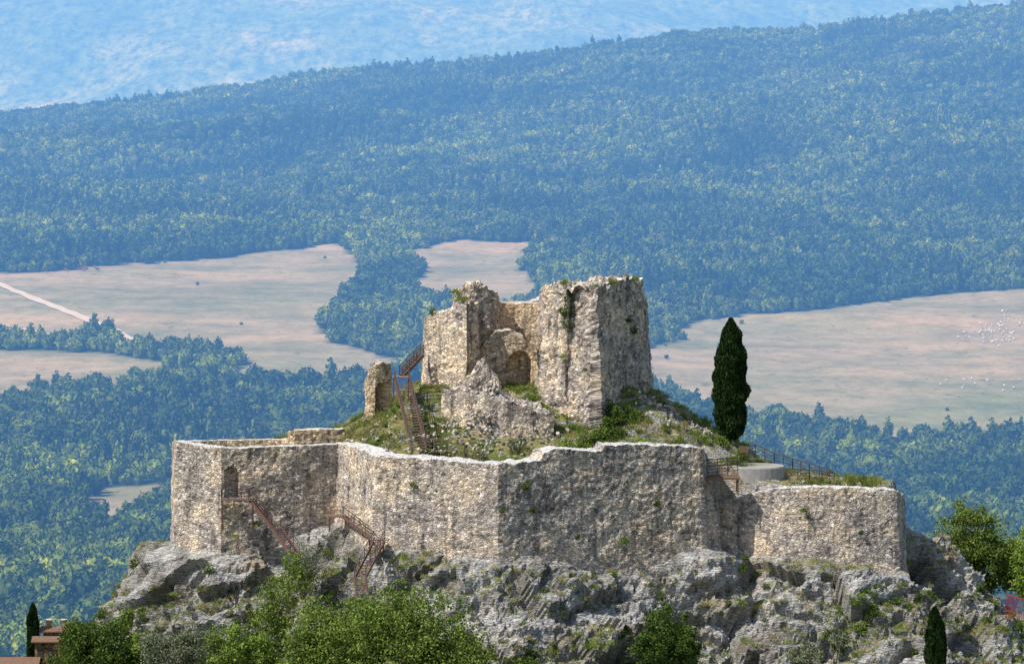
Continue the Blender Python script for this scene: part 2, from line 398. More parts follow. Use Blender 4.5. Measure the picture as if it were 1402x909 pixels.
rubble('rubble_stones',[(672,524,7.6,260,1.5,1.2,.1,.32),(690,548,6.6,160,2.2,.8,.1,.35),(650,560,4.5,90,3,1,.08,.25),(735,556,6,90,1.2,1,.1,.3),(600,590,0,50,4,2.5,.06,.22),(860,560,9,50,2.5,2,.08,.25),(930,570,12,110,2.5,3,.08,.3),(640,600,-2,50,5,2,.06,.2),(1090,655,5,70,5,1.5,.06,.2),(500,600,6,40,2,2,.08,.25)],M_stone)
# ---------------- stairs / railings
def rail_on(mb,pts,h=1.05,mi=0,gap=1.6,mids=2,r=.05):
    for a,b in zip(pts[:-1],pts[1:]):
        a=Vector(a);b=Vector(b); L=(b-a).length; n=max(1,round(L/gap))
        for k in range(n+1):
            p=a.lerp(b,k/n); mb.beam(p,p+Vector((0,0,h)),r*1.3,r*1.3,mi)
        for m in range(mids+1):
            z=Vector((0,0,h*(1-m*.33))); mb.beam(a+z,b+z,r if m else r*1.5,r if m else r*1.5,mi)
def flight(mb,a,b,wv,n=None):
    a=Vector(a);b=Vector(b);wv=Vector(wv); n=n or max(4,int(abs(b.z-a.z)/.19))
    for off in (Vector(),wv):
        mb.beam(a+off,b+off,.09,.32,0); rail_on(mb,[a+off+Vector((0,0,.1)),b+off+Vector((0,0,.1))],1.0,1,1.5,2)
    for k in range(n):
        p=a.lerp(b,(k+.5)/n); d=(b-a); d.z=0; d=d.normalized()*.14
        mb.beam(p+wv*.5-d,p+wv*.5+d,wv.length,.05,2)
def landing(mb,c,sx,sy,drop=3):
    c=Vector(c); mb.beam(c-Vector((sx/2,0,0)),c+Vector((sx/2,0,0)),sy,.14,2)
    for q in ((-1,-1),(1,-1),(1,1),(-1,1)):
        p=c+Vector((q[0]*(sx/2-.08),q[1]*(sy/2-.08),-.07)); mb.beam(p,p-Vector((0,0,drop)),.12,.12,0)
SM=[M_rust,M_rail,M_tread]
mb=MB(); a=P(564,618,-.5); b=P(540,522,9.5); flight(mb,a,b,(1.5,.35,0),26)
landing(mb,P(549,516,10.2),1.7,1.5,2.5); flight(mb,P(551,517,10.6),P(580,486,13.5),(-.35,1.1,0)); mb.obj('metal_staircase',SM)
mb=MB(); L0=P(325,683,1.0); landing(mb,L0+Vector((0,0,0)),3.3,1.3,3.2)
rail_on(mb,[L0+Vector((-1.6,.5,0)),L0+Vector((-1.6,-.6,0)),L0+Vector((1.2,-.6,0))],1.1,1,.8)
flight(mb,P(341,683,.6),P(372,722,-.8),(0,1.1,0)); flight(mb,P(372,724,-.8),P(398,760,-3.2),(.9,.6,0)); mb.obj('metal_staircase',SM)
mb=MB(); landing(mb,P(462,706,2.2),1.8,1.4,1.5); flight(mb,P(470,708,1.6),P(508,737,-5.4),(.6,1.0,0)); landing(mb,P(516,738,-6.3),1.5,1.4,2)
flight(mb,P(512,741,-7.2),P(486,790,-13.0),(1.1,.1,0)); flight(mb,P(485,792,-13.1),P(490,828,-16.5),(1.1,.1,0))
rail_on(mb,[P(453,708,2.0),P(470,708,1.4)],1.1,1,.7); mb.obj('metal_staircase',SM)
def railing(pts,**k):
    m=MB(); rail_on(m,[P(*p) for p in pts],1.05,0,r=.065,**k); return m.obj('metal_railing',[M_rail])
railing([(577,612,-2),(592,615,-3),(612,619,-4),(636,624,-5)])
railing([(568,556,8),(585,551,9),(606,550,9.5)])
railing([(954,640,2),(968,643,1.5),(1010,640,2)],gap=1.0)
railing([(968,652,.6),(1010,648,1.2)],gap=1.0)
railing([(1012,628,10),(1034,622,10),(1060,634,8),(1085,641,7),(1108,648,5),(1136,657,3)],gap=1.4)
railing([(1076,655,2.5),(1108,657,2.3),(1142,660,2)],gap=1.2)
mb=MB(); c=P(986,652,1.2)
for k in range(14): mb.beam(c+Vector((-1.9+k*.29,-1.2,0)),c+Vector((-1.9+k*.29,1.4,0)),.26,.06,0)
for q in ((-1.8,-1.1),(0,-1.1),(1.8,-1.1),(-1.8,1.2),(1.8,1.2)): mb.beam(c+Vector((q[0],q[1],-.03)),c+Vector((q[0],q[1],-1.8)),.14,.14,0)
mb.beam(c+Vector((-1.95,-1.2,-.12)),c+Vector((2,-1.2,-.12)),.1,.18,0); mb.obj('wooden_deck',[M_wood])
mb=MB(); c=P(1038,637,5.5); n=28
prof=[(2.8,-3),(2.8,-.12),(2.72,0),(2.35,0),(2.3,-.25),(.0,-.25)]
for r,z in prof:
    for k in range(n): an=6.2832*k/n; mb.v.append(c+Vector((r*math.cos(an),r*.8*math.sin(an),z)))
for j in range(len(prof)-1):
    for k in range(n): mb.f.append((j*n+k,j*n+(k+1)%n,(j+1)*n+(k+1)%n,(j+1)*n+k)); mb.m.append(0)
mb.obj('concrete_platform',[M_conc])
mb=MB(); c=P(1018,628,8)
for dx in (-.35,.35): mb.beam(c+Vector((dx,0,-.8)),c+Vector((dx,0,1.1)),.07,.07)
mb.beam(c+Vector((-.5,-.05,1.0)),c+Vector((.5,-.05,1.0)),.06,.7,1); mb.obj('information_sign',[M_rail,M_wood])
mb=MB(); a=P(1378,838,-4); b=P(1412,846,-6)
for k in range(14):
    p=a.lerp(b,k/13); mb.beam(p-Vector((0,0,.6)),p+Vector((0,0,1.9)),.06,.06)
mb.beam(a+Vector((0,0,1.8)),b+Vector((0,0,1.8)),.08,.08); mb.beam(a+Vector((0,0,.2)),b+Vector((0,0,.2)),.08,.08); mb.obj('red_fence',[M_red])
mb=MB(); c=P(333,682,3.0)
mb.beam(c+Vector((0,0,0)),c+Vector((0,0,2.6)),1.3,.08); 
for k in range(5): mb.beam(c+Vector((-.52+k*.26,-.07,0)),c+Vector((-.52+k*.26,-.07,2.5)),.03,.03)
mb.obj('door',[M_wood],gate)
mb=MB(); c=P(733,478,12.6)
for k in range(8): mb.beam(c+Vector((-.9+k*.25,-.9,0)),c+Vector((-.9+k*.25,.9,0)),.22,.06)
rail_on(mb,[c+Vector((-.9,-.8,0)),c+Vector((1,-.8,0))],1.5,0,.6,3); mb.obj('viewing_platform',[M_wood],keep)
# ---------------- near vegetation
def leafquads(C,size,elong=1.3,jit=.4):
    n=len(C); a=rng.normal(size=(n,3)); a/=np.linalg.norm(a,axis=1)[:,None]; b=rng.normal(size=(n,3)); b-=(a*b).sum(1)[:,None]*a; b/=np.linalg.norm(b,axis=1)[:,None]
    s=size*(1+jit*rng.uniform(-1,1,n))[:,None]; a=a*s*elong*.5; b=b*s*.5
    v=np.stack([C-a,C-b*.9,C+a,C+b*.9],1).reshape(-1,3); return v,np.arange(4*n).reshape(n,4)
def crown_pts(c,rad,nclump,nleaf,cl=.16,shape=.35):
    d=rng.normal(size=(nclump,3)); d/=np.linalg.norm(d,axis=1)[:,None]
    r=rng.uniform(shape,1,nclump)**.6; lump=1+.28*np.array([noise.noise(Vector(q)*1.7+Vector(c)) for q in d])*2
    cc=d*(r*lump)[:,None]; k=rng.integers(0,nclump,nleaf)
    p=cc[k]+rng.normal(size=(nleaf,3))*cl*rng.uniform(.5,1.2,nclump)[k][:,None]
    return np.array(c)+p*np.array(rad), np.array(c)+cc*np.array(rad)
def tree(name,base,blobs,mat,nleaf,leaf=.2,nclump=60,trunk=.3,shape=.35,cl=.15):
    base=Vector(base); mbx=MB(); vs=[];fs=[];o=0
    top=Vector(np.mean([b[0] for b in blobs],axis=0)); fork=base.lerp(top,.55)
    mbx.tube(base,fork,trunk,trunk*.65,8)
    for c,rad in blobs:
        L,cc=crown_pts(c,rad,nclump,nleaf//len(blobs),cl,shape)
        v,f=leafquads(L,leaf); vs.append(v); fs.append(f+o); o+=len(v)
        mbx.tube(fork,Vector(c),trunk*.55,trunk*.22,6)
        for k in range(0,nclump,max(1,nclump//9)):
            mbx.tube(fork.lerp(Vector(c),random.uniform(.5,1)),Vector(cc[k]),trunk*.2,trunk*.05,5)
    nb=len(mbx.v); vv=[tuple(q) for q in mbx.v]+np.concatenate(vs).tolist(); ff=mbx.f+(np.concatenate(fs)+nb).tolist()
    return mesh_obj(name,vv,ff,[M_bark,mat],matidx=[0]*len(mbx.f)+[1]*(len(ff)-len(mbx.f)))
def G(px,py,y,dz=0):
    p=P(px,py,y); return Vector((p.x,y,hz(p.x,y)-.2))
def blob(px,py,y,rx,ry,rz): p=P(px,py,y); return ((p.x,p.y,p.z),(rx,ry,rz))
tree('oak_tree',G(520,900,-28),[blob(465,875,-28,4.6,4,3.6),blob(520,858,-29,4.4,4,3.4),blob(580,862,-28,4.6,4,3.6),blob(525,900,-31,7,4,4),blob(625,900,-28,3,3,2.6),blob(425,905,-28,3.2,3,2.6)],M_oak,50000,.2,80,.45)
tree('small_tree',G(385,850,-14),[blob(385,815,-13,2.4,2,2.8),blob(400,785,-12.5,1.8,1.5,1.8),blob(370,845,-14,1.7,1.5,1.8)],M_oak,5500,.17,40,.12,cl=.18)
tree('bare_tree',G(418,800,-9),[blob(425,765,-9,1.6,1.3,1.7),blob(410,790,-9,1.5,1.3,1.5)],M_olive,2200,.14,40,.1,cl=.2)
tree('broadleaf_tree',G(120,905,-8),[blob(128,890,-8,3.9,3,3),blob(108,882,-6,1.9,2,2.2),blob(160,902,-9,2.6,2.5,2.2)],M_dark,26000,.2,70,.3)
tree('olive_tree',G(225,905,-17),[blob(225,893,-17,2.6,2,2.2),blob(265,890,-18,2.8,2,2.3)],M_olive,15000,.16,60,.2)
tree('broadleaf_tree',G(172,860,-2),[blob(172,862,-2,1.2,1.2,1.9)],M_oak,3500,.17,30,.14)
tree('broadleaf_tree',G(200,905,-12),[blob(197,880,-12,1.2,1.2,1.3)],M_lime,3000,.17,30,.12)
tree('broadleaf_tree',G(320,905,-19),[blob(315,892,-19,2.8,2,2.3),blob(350,896,-19,2.0,1.5,2.0)],M_lime,13000,.17,50,.2)
tree('broadleaf_tree',G(910,905,-21),[blob(912,868,-20,2.6,2,2.2),blob(900,892,-21,2.4,2,2.2),blob(935,892,-21,1.8,1.8,1.8)],M_dark,20000,.18,60,.25)
tree('broadleaf_tree',G(1340,800,14),[blob(1330,730,14,3.4,3,3.2),blob(1358,762,14,3.5,3,3.0),blob(1310,762,14,2.6,2.4,2.4),blob(1385,782,14,2.3,2.2,2.2)],M_oak,28000,.2,70,.3)
tree('broadleaf_tree',G(1415,820,4),[blob(1408,765,4,1.7,2,3.2),blob(1420,800,4,2.2,2,2.4)],M_lime,10000,.2,50,.2)
tree('broadleaf_tree',G(1150,905,-21),[blob(1100,898,-22,1.6,1.5,1.3),blob(1150,880,-21,1.2,1.2,1.2)],M_olive,5000,.16,40,.14)
def cypress(name,px,ytop,ybot,y,wpx,base=None):
    t=P(px,ytop,y); b=P(px,ybot,y); h=t.z-b.z; r=wpx/13.35/2*(1+y/400)
    n=int(22000*h/13); f=rng.uniform(0.0,1,n)**.9; an=rng.uniform(0,6.2832,n)
    pr=np.interp(f,[0,.04,.15,.4,.7,.9,1],[.35,.75,.95,1,.85,.5,.06])
    lump=np.array([noise.noise(Vector((math.cos(q)*1.6+px,math.sin(q)*1.6,ff*h*.75))) for q,ff in zip(an,f)])
    rr=r*pr*(1+.38*lump)*rng.uniform(.72,1.05,n)**.7
    C=np.stack([b.x+np.cos(an)*rr,b.y+np.sin(an)*rr,b.z+f*h],1)
    m=rng.normal(size=(n,3))*.35+np.array([0,0,1.])+np.stack([np.cos(an),np.sin(an),0*an],1)*.25; m/=np.linalg.norm(m,axis=1)[:,None]
    q=np.cross(m,rng.normal(size=(n,3))); q/=np.linalg.norm(q,axis=1)[:,None]
    v=np.stack([C-m*.2,C-q*.07,C+m*.24,C+q*.07],1).reshape(-1,3); fc=np.arange(4*n).reshape(n,4)
    mbx=MB(); mbx.tube((b.x,b.y,b.z-.8),(b.x,b.y,b.z+h*.8),.22,.05,8)
    k0=len(mbx.v); 
    for j in range(13):
        ff=j/12; rrr=r*.7*float(np.interp(ff,[0,.04,.15,.4,.7,.9,1],[.2,.65,.9,1,.85,.45,.03]))
        for k in range(12): a_=6.2832*k/12; mbx.v.append(Vector((b.x+math.cos(a_)*rrr,b.y+math.sin(a_)*rrr,b.z+.2+ff*(h-.6))))
    for j in range(12):
        for k in range(12): mbx.f.append((k0+j*12+k,k0+j*12+(k+1)%12,k0+(j+1)*12+(k+1)%12,k0+(j+1)*12+k)); mbx.m.append(1)
    nb=len(mbx.v); ff2=mbx.f+(fc+nb).tolist()
    return mesh_obj(name,[tuple(q) for q in mbx.v]+v.tolist(),ff2,[M_bark,M_cyp],matidx=mbx.m+[1]*n)
cypress('cypress_tree',1000,437,600,13,42)
cypress('cypress_tree',1279,832,915,-16,24)
cypress('cypress_tree',46,827,905,6,17)
cypress('cypress_tree',1288,850,925,-17,14)
def shrub_proto(name,mat,r,n,leaf,flat=.7):
    L,_=crown_pts((0,0,r*.4),(r,r,r*flat),14,n,.25,.2); v,f=leafquads(L,leaf)
    return mesh_obj(name,v,f,[mat],do_link=False)
def grass_proto(name,mat,n,h,rad):
    vs=[];fs=[]
    for k in range(n):
        a=random.random()*6.28; r=rad*random.random()**.5; x,y=math.cos(a)*r,math.sin(a)*r; t=random.random()*6.28; w=.035
        dx,dy=random.gauss(0,.35)*h,random.gauss(0,.35)*h; hh=h*random.uniform(.5,1.2); i=len(vs)
        vs+=[(x-w*math.cos(t),y-w*math.sin(t),-.05),(x+w*math.cos(t),y+w*math.sin(t),-.05),(x+dx,y+dy,hh)]; fs.append((i,i+1,i+2))
    return mesh_obj(name,vs,fs,[mat],do_link=False)
def scatter(name,pts,scl,idx,protos,rot=None):
    col=bpy.data.collections.new(name+'_variants')
    for p in protos: col.objects.link(p)
    me=bpy.data.meshes.new(name); me.from_pydata(np.asarray(pts).tolist(),[],[])
    n=len(pts)
    if rot is None:
        rot=np.zeros((n,3),np.float32); rot[:,2]=rng.uniform(0,6.28,n); rot[:,0]=rng.normal(0,.06,n)
    rot=np.asarray(rot,np.float32)
    for nm,ty,ar in (('sc','FLOAT_VECTOR',np.asarray(scl,np.float32)),('ro','FLOAT_VECTOR',rot)):
        at=me.attributes.new(nm,ty,'POINT'); at.data.foreach_set('vector',ar.ravel())
    at=me.attributes.new('ix','INT','POINT'); at.data.foreach_set('value',np.asarray(idx,np.int32))
    o=bpy.data.objects.new(name,me); link(o)
    g=bpy.data.node_groups.new(name,'GeometryNodeTree')
    g.interface.new_socket('Geometry',in_out='INPUT',socket_type='NodeSocketGeometry'); g.interface.new_socket('Geometry',in_out='OUTPUT',socket_type='NodeSocketGeometry')
    gi=g.nodes.new('NodeGroupInput'); go=g.nodes.new('NodeGroupOutput'); ip=g.nodes.new('GeometryNodeInstanceOnPoints'); ci=g.nodes.new('GeometryNodeCollectionInfo')
    ci.inputs['Collection'].default_value=col; ci.inputs['Separate Children'].default_value=True; ci.inputs['Reset Children'].default_value=True
    ip.inputs['Pick Instance'].default_value=True
    def na(nm,t):
        q=g.nodes.new('GeometryNodeInputNamedAttribute'); q.data_type=t; q.inputs['Name'].default_value=nm; return [s for s in q.outputs if s.enabled and s.name=='Attribute'][0]
    g.links.new(gi.outputs[0],ip.inputs['Points']); g.links.new(ci.outputs[0],ip.inputs['Instance']); g.links.new(na('ix','INT'),ip.inputs['Instance Index'])
    g.links.new(na('ro','FLOAT_VECTOR'),ip.inputs['Rotation']); g.links.new(na('sc','FLOAT_VECTOR'),ip.inputs['Scale']); g.links.new(ip.outputs[0],go.inputs[0])
    md=o.modifiers.new('scatter','NODES'); md.node_group=g; return o
pr=[shrub_proto('a',M_dark,1,600,.17),shrub_proto('b',M_oak,1,600,.16),shrub_proto('c',M_olive,1,500,.15),shrub_proto('d',M_lime,1,500,.15,.5)]
pts=[];scl=[];ix=[]
cand=np.nonzero(inreg&(sdf>1.5)&(sdf<32)&(V[:,1]<12))[0]; cand=rng.choice(cand,5200)
for i in cand:
    nn=noise.noise(Vector(V[i])*.17); low=np.clip((-18-V[i,2])/12,0,1)
    if nn+.42*low+.5*crev[i]-.15>random.random()*.9:
        s=random.uniform(.2,.65)+low*random.random()*.7; pts.append(V[i]); scl.append((s,s,s*random.uniform(.6,1))); ix.append(random.choice([0,0,1,2,2,3]))
cand=np.nonzero(inreg&(sdf<-2))[0]; cand=rng.choice(cand,700)
for i in cand:
    if noise.noise(Vector(V[i])*.3)+.1>random.random()*.8:
        s=random.uniform(.2,.55); pts.append(V[i]); scl.append((s,s,s*.8)); ix.append(random.choice([0,1,2,3,3]))
def put(px,y,s,i,py=None):
    p=P(px,py or 570,y); z=p.z if py else hz(p.x,y); pts.append(np.array((p.x,y,z))); scl.append((s,s,s)); ix.append(i)
for a in [(707,3.2,1.25,2),(775,2.5,1.0,1),(790,1.5,1.1,3),(800,3,1.0,1),(812,4,1.0,0),(830,5.5,1.1,0),(845,7,1.2,0),(835,8,1.1,0),(860,8,1.0,0),(820,5,.9,1),(875,8,.8,1),(880,4,.8,3),(930,5,.8,1),(965,8,.8,1),(985,10,1.0,1),(1012,9,.9,1),(600,3,.8,1),(640,0,.6,3),(660,1,.8,2),(740,0,.7,3),(755,1,.9,3),(690,-1,.5,1),(1022,9.5,.8,2)]: put(*a)
for a in [(780,9.2,.9,0,428),(784,9.0,.8,0,412),(776,9.2,.8,0,445),(782,9.2,.6,0,438),(822,9.6,.5,1,402),(816,8,.5,1,396),(838,11,.5,3,388),(772,10,.5,1,389),(870,14.2,.5,0,455),(862,13.2,.4,0,440),(870,15,.45,1,384),(624,16.5,.6,3,402),(628,16,.5,3,412),(592,15,.45,0,428),(722,-8.6,.5,0,668),(850,12.5,.35,0,530),(772,8.4,.4,3,490),(636,14,.4,3,410),(690,-9.9,.35,0,700),(855,-5,.5,1,742),(350,1.6,.5,1,720),(320,1,.4,3,735),(730,-8.3,.4,0,700),(565,-6.3,.35,1,665),(900,-3.6,.4,0,690),(790,-6.9,.35,0,735),(1100,-1.2,.35,1,700),(1180,-1.6,.3,0,730)]: put(*a)
scatter('shrubs',pts,scl,ix,pr)
gp=[grass_proto('g1',M_dry,60,.5,.6),grass_proto('g2',M_grass,60,.45,.6),grass_proto('g3',M_grass,40,.65,.4)]
pts=[];scl=[];ix=[]
cand=np.nonzero(inreg&(sdf<-2.6)&(V[:,1]<30))[0]; cand=rng.choice(cand,5000)
for i in cand:
    nn=noise.noise(Vector(V[i])*.25)
    if nn+.35>random.random()*.9: s=random.uniform(.5,1.1); pts.append(V[i]); scl.append((s,s,s)); ix.append(0 if noise.noise(Vector(V[i])*.15+Vector((9,9,9)))+random.uniform(-.3,.3)>0 else random.choice([1,2]))
cand=np.nonzero(inreg&(sdf>.8)&(sdf<30)&(gr>.25))[0]; cand=rng.choice(cand,4500)
for i in cand: s=random.uniform(.4,1); pts.append(V[i]); scl.append((s,s,s)); ix.append(random.choice([0,0,1,2]))
scatter('grass',pts,scl,ix,gp)
# ---------------- house bottom left
M_brick=masonry('brick_wall',2.2,.75,4,9)
def roofm():
    a=NT('terracotta_tiles'); p=a.pos(); w=a.n('ShaderNodeTexWave',{'Vector':p,'Scale':4.0,'Distortion':1.0}).outputs['Fac']
    c=a.mix(a.noise(p,3,4)[0],(.16,.09,.06),(.32,.20,.14)); c=a.mix(a.math('MULTIPLY',w,.5),c,(.08,.05,.035)); return a.diff(c,.9)
M_roof=roofm()
def house(name,px,py,y,w,d,h,roof,chim=None):
    e=empty(name); c=P(px,py,y); mb=MB()
    mb.beam(c+Vector((0,d/2,-h)),c+Vector((0,d/2,0)),w,d,0,up=Vector((0,1,0)))
    o=mesh_obj('walls',[tuple(v) for v in mb.v],mb.f,[M_brick],uvs=[(v.x+v.y,v.z) for v in mb.v],parent=e)
    m=MB(); r=c+Vector((0,d/2,roof)); ov=.35
    A=[c+Vector((-w/2-ov,-ov,-.08)),c+Vector((w/2+ov,-ov,-.08)),c+Vector((w/2+ov,d+ov,-.08)),c+Vector((-w/2-ov,d+ov,-.08)),r+Vector((-w/2-ov,0,0)),r+Vector((w/2+ov,0,0))]
    m.v=[*A]+[q+Vector((0,0,.14)) for q in A]
    for f in ((0,1,5,4),(2,3,4,5),(0,4,3),(1,2,5)): m.f.append(tuple(k+6 for k in f)); m.m.append(0); m.f.append(tuple(reversed(f))); m.m.append(0)
    for a_,b_ in ((0,1),(1,5),(5,2),(2,3),(3,4),(4,0)): m.f.append((a_,b_,b_+6,a_+6)); m.m.append(0)
    m.obj('roof',[M_roof],e)
    if chim:
        for cx in (chim,-chim):
            k=MB(); q=c+Vector((cx,d/2,roof-.5)); k.beam(q,q+Vector((0,0,1.2)),.5,.5); k.beam(q+Vector((0,0,1.2)),q+Vector((0,0,1.32)),.66,.66); k.obj('chimney',[M_brick],e)
    k=MB()
    for xx in (-w*.25,w*.25):
        q=c+Vector((xx,-.03,-1.9)); k.beam(q,q+Vector((0,0,1.2)),.6,.06,0,up=Vector((0,1,0)))
        k.beam(q+Vector((-.4,-.04,-.05)),q+Vector((.4,-.04,-.05)),.12,.1)
    k.obj('windows',[M_rail],e)
house('brick_house',76,864,6,2.6,2.0,9,.3,.8)
house('brick_house',62,878,3,2.2,1.8,8,.3)
house('stone_house',22,912,-4,4,3.0,6,.6)
# ---------------- background terrain
ridge_px=[-2500,-300,0,130,250,380,470,600,700,780,850,960,1100,1200,1300,1402,1800,3500]
ridge_py=[260,185,163,152,138,118,104,96,87,76,65,49,48,36,22,15,-5,-40]
def py2h(py,d): return d*np.tan(np.arctan((py-CY)/F)+PITCH)
def TZ(x,y):
    x=np.asarray(x,float); y=np.asarray(y,float); d=np.maximum(y+400,1); u=CX+F*x/np.maximum(d,900)
    rid=np.interp(u,ridge_px,ridge_py)
    base=np.interp(d,[1500,1900,2200,2500,2800,3100],[905,712,600,490,400,335])
    t=np.clip((d-3100)/1750,0,1); py=base+(rid-335)*t**.85
    h=py2h(py,np.maximum(d,1500))
    h=np.where(d<1500,265+0*d,h)
    hr=py2h(rid,4850.)
    hf=np.interp(d,[5500,7500,9000,12200,14000,24000],[py2h(240,5500.),py2h(230,7500.),py2h(215,9000.),py2h(-70,12200.),py2h(-75,14000.),py2h(-60,24000.)])
    k=sstep(4850,6200,d); h2=np.where(d>4850,(hr+np.clip(d-4850,0,900)*.3)*(1-k)+hf*k,h)
    z=40-h2
    z=z+fbm(x/260,y/260,4)*9*sstep(1300,1700,d)*(1-sstep(4300,4800,d))*np.interp(d,[2200,2800,3200,3800],[.8,.5,.9,3.8])
    z=z+fbm(x/700+5,y/1300,6)*85*sstep(8500,10000,d)
    return z
fields=[
 [(-300,385),(0,375),(120,366),(300,354),(465,334),(478,350),(500,375),(458,420),(437,445),(455,468),(520,485),(550,495),(540,520),(430,532),(330,520),(240,495),(180,480),(90,472),(0,470),(-300,470)],
 [(-300,485),(0,480),(130,482),(230,498),(268,512),(180,525),(60,532),(40,552),(0,556),(-300,560)],
 [(560,345),(600,332),(735,332),(725,350),(712,368),(745,395),(700,430),(620,420),(590,405),(535,397),(578,378)],
 [(880,480),(938,463),(925,447),(1020,432),(1200,415),(1402,395),(1700,380),(1700,600),(1402,604),(1270,606),(1150,586),(1060,578),(1020,572),(960,560),(870,530)],
 [(95,702),(150,666),(232,664),(240,692),(160,714)],[(262,275),(350,258),(352,263),(280,281)]]
hedge=[[(-300,462),(0,462),(60,466),(200,478),(235,486),(230,493),(120,484),(0,478),(-300,476)],[(232,505),(235,478),(275,476),(335,495),(325,518),(262,512)],[(106,474),(112,456),(145,456),(150,474)]]
def is_forest(x,y,z):
    px,py=proj(x,y,z)
    px=px+fbm(x/40,y/40,3)*9; py=py+fbm(x/40+50,y/40,3)*4
    f=np.ones(x.shape,bool)
    for p in fields: f&=~pip(px,py,p)
    for p in hedge: f|=pip(px,py,p)
    return f
bx=spaced(-900,900,9,-14000,14000,1.12); by=np.concatenate([np.arange(-900,950,45),np.arange(950,3000,8),np.arange(3000,5200,11),np.arange(5200,8400,80),np.arange(8400,12200,25),np.arange(12200,24000,120)])
BX,BY=np.meshgrid(bx,by); BZ=TZ(BX,BY)
near=np.hypot(BX,BY)<330
BZ=np.where(near,np.minimum(BZ,-242),BZ)
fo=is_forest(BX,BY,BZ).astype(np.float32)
I=np.arange(BX.size).reshape(BX.shape)
FB=np.stack([I[:-1,:-1],I[:-1,1:],I[1:,1:],I[1:,:-1]],-1).reshape(-1,4)
def terrm():
    a=NT('valley_ground'); pos=a.pos(); f=a.n('ShaderNodeAttribute',attribute_name='forest').outputs['Fac']
    st=a.n('ShaderNodeMapping',{'Vector':pos,'Rotation':(0,0,.5),'Scale':(.004,.016,.01)}).outputs[0]
    n1=a.noise(pos,.005,6,.65)[0]; n2=a.noise(pos,.05,5,.7)[0]; n3=a.noise(st,1.0,6,.65)[0]
    fc=a.ramp(n1,[(.35,(.22,.235,.11)),(.5,(.32,.28,.16)),(.65,(.41,.32,.20))])
    fc=a.mix(1.0,fc,a.ramp(n2,[(.3,(.66,.72,.64)),(.6,(1.08,1.06,1.04))]),'MULTIPLY')
    fc=a.mix(1.0,fc,a.ramp(n3,[(.35,(.72,.79,.68)),(.5,(1,1,1)),(.65,(1.22,1.13,1.06))]),'MULTIPLY')
    sp_=a.ramp(a.noise(pos,.12,4,.65)[0],[(.61,0.0),(.66,1.0)]); fc=a.mix(a.math('MULTIPLY',sp_,.6),fc,(.10,.13,.045))
    yy=a.n('ShaderNodeSeparateXYZ',{0:pos}).outputs[1]
    far=a.ramp(a.math('DIVIDE',yy,10000.0),[(.5,0.0),(.56,1.0)])
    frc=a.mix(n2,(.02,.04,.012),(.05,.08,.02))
    ms=a.n('ShaderNodeMapping',{'Vector':pos,'Scale':(1,.3,1)}).outputs[0]
    m1=a.noise(ms,.003,9,.75)[0]; m2=a.noise(ms,.035,6,.8)[0]
    mc=a.ramp(m1,[(.36,(.05,.10,.03)),(.5,(.11,.17,.05)),(.6,(.22,.27,.09)),(.67,(.42,.38,.18))])
    mc=a.mix(1.0,mc,a.ramp(m2,[(.38,(.25,.3,.4)),(.58,(1.7,1.7,1.4))]),'MULTIPLY')
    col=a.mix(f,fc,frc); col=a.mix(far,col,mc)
    bp=a.n('ShaderNodeBump',{'Height':n2,'Strength':.6,'Distance':3.0}).outputs[0]
    return a.diff(col,1.0,bp)
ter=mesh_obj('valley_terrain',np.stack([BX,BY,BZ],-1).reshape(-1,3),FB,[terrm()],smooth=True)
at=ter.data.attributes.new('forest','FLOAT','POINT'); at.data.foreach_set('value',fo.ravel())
def far_tree(seed,w,h,n):
    mb=MB(); mb.blob((0,0,h*.5),(w*.85,w*.85,h*.44),0,10,seed,.6)
    d=rng.normal(size=(n,3)); d/=np.linalg.norm(d,axis=1)[:,None]; d[:,2]=np.where(d[:,2]<-.2,-d[:,2],d[:,2])
    l=np.array([1+.55*noise.noise(Vector(q)*1.9+Vector((seed*3.1,0,0))) for q in d])
    C=d*l[:,None]*rng.uniform(.86,1.06,n)[:,None]*np.array([w,w,h*.5])+np.array([0,0,h*.5]); v,f=leafquads(C,1.4,1.2)
    nb=len(mb.v); return np.concatenate([np.array([tuple(q) for q in mb.v]),v]),np.concatenate([np.array(mb.f),f+nb])
TV=[far_tree(k+1,4.6,8.5,110) for k in range(6)]+[far_tree(19,2.2,11,90),far_tree(29,2.4,10,90)]
def merged(name,items):
    vs=[];fs=[];rs=[];o=0
    for (k,x,y,s,sz,an,r) in items:
        v,f=TV[k]; c,sn=math.cos(an),math.sin(an)
        q=np.stack([(v[:,0]*c-v[:,1]*sn)*s+x,(v[:,0]*sn+v[:,1]*c)*s+y,v[:,2]*sz],1); vs.append(q); fs.append(f+o); rs.append(np.full(len(v),r)); o+=len(v)
    ob=mesh_obj(name,np.concatenate(vs),np.concatenate(fs),[M_far],do_link=False)
    at=ob.data.attributes.new('rnd','FLOAT','POINT'); at.data.foreach_set('value',np.concatenate(rs).astype(np.float32)); return ob
def patch(name,conif,st,m):
    it=[]
    for a_ in range(m):
        for b_ in range(m):
            if random.random()<.05: continue
            s=random.uniform(.55,1.4)*st/8.0
            it.append((random.choice([6,7]) if random.random()<conif else random.randrange(6),(a_-(m-1)/2+random.uniform(-.42,.42))*st,(b_-(m-1)/2+random.uniform(-.42,.42))*st,s,s*random.uniform(.8,1.25),random.random()*6.28,random.random()))
    return merged(name,it)
TILE=40.0
protos=[patch('pa%02d'%k,.03 if k<10 else .55,8.0,5) for k in range(14)]+[merged('pb%02d'%k,[(k%8,0,0,1,1,0,(k+.5)/10)]) for k in range(10)]
pp=[];ss=[];ii=[];rr=[]
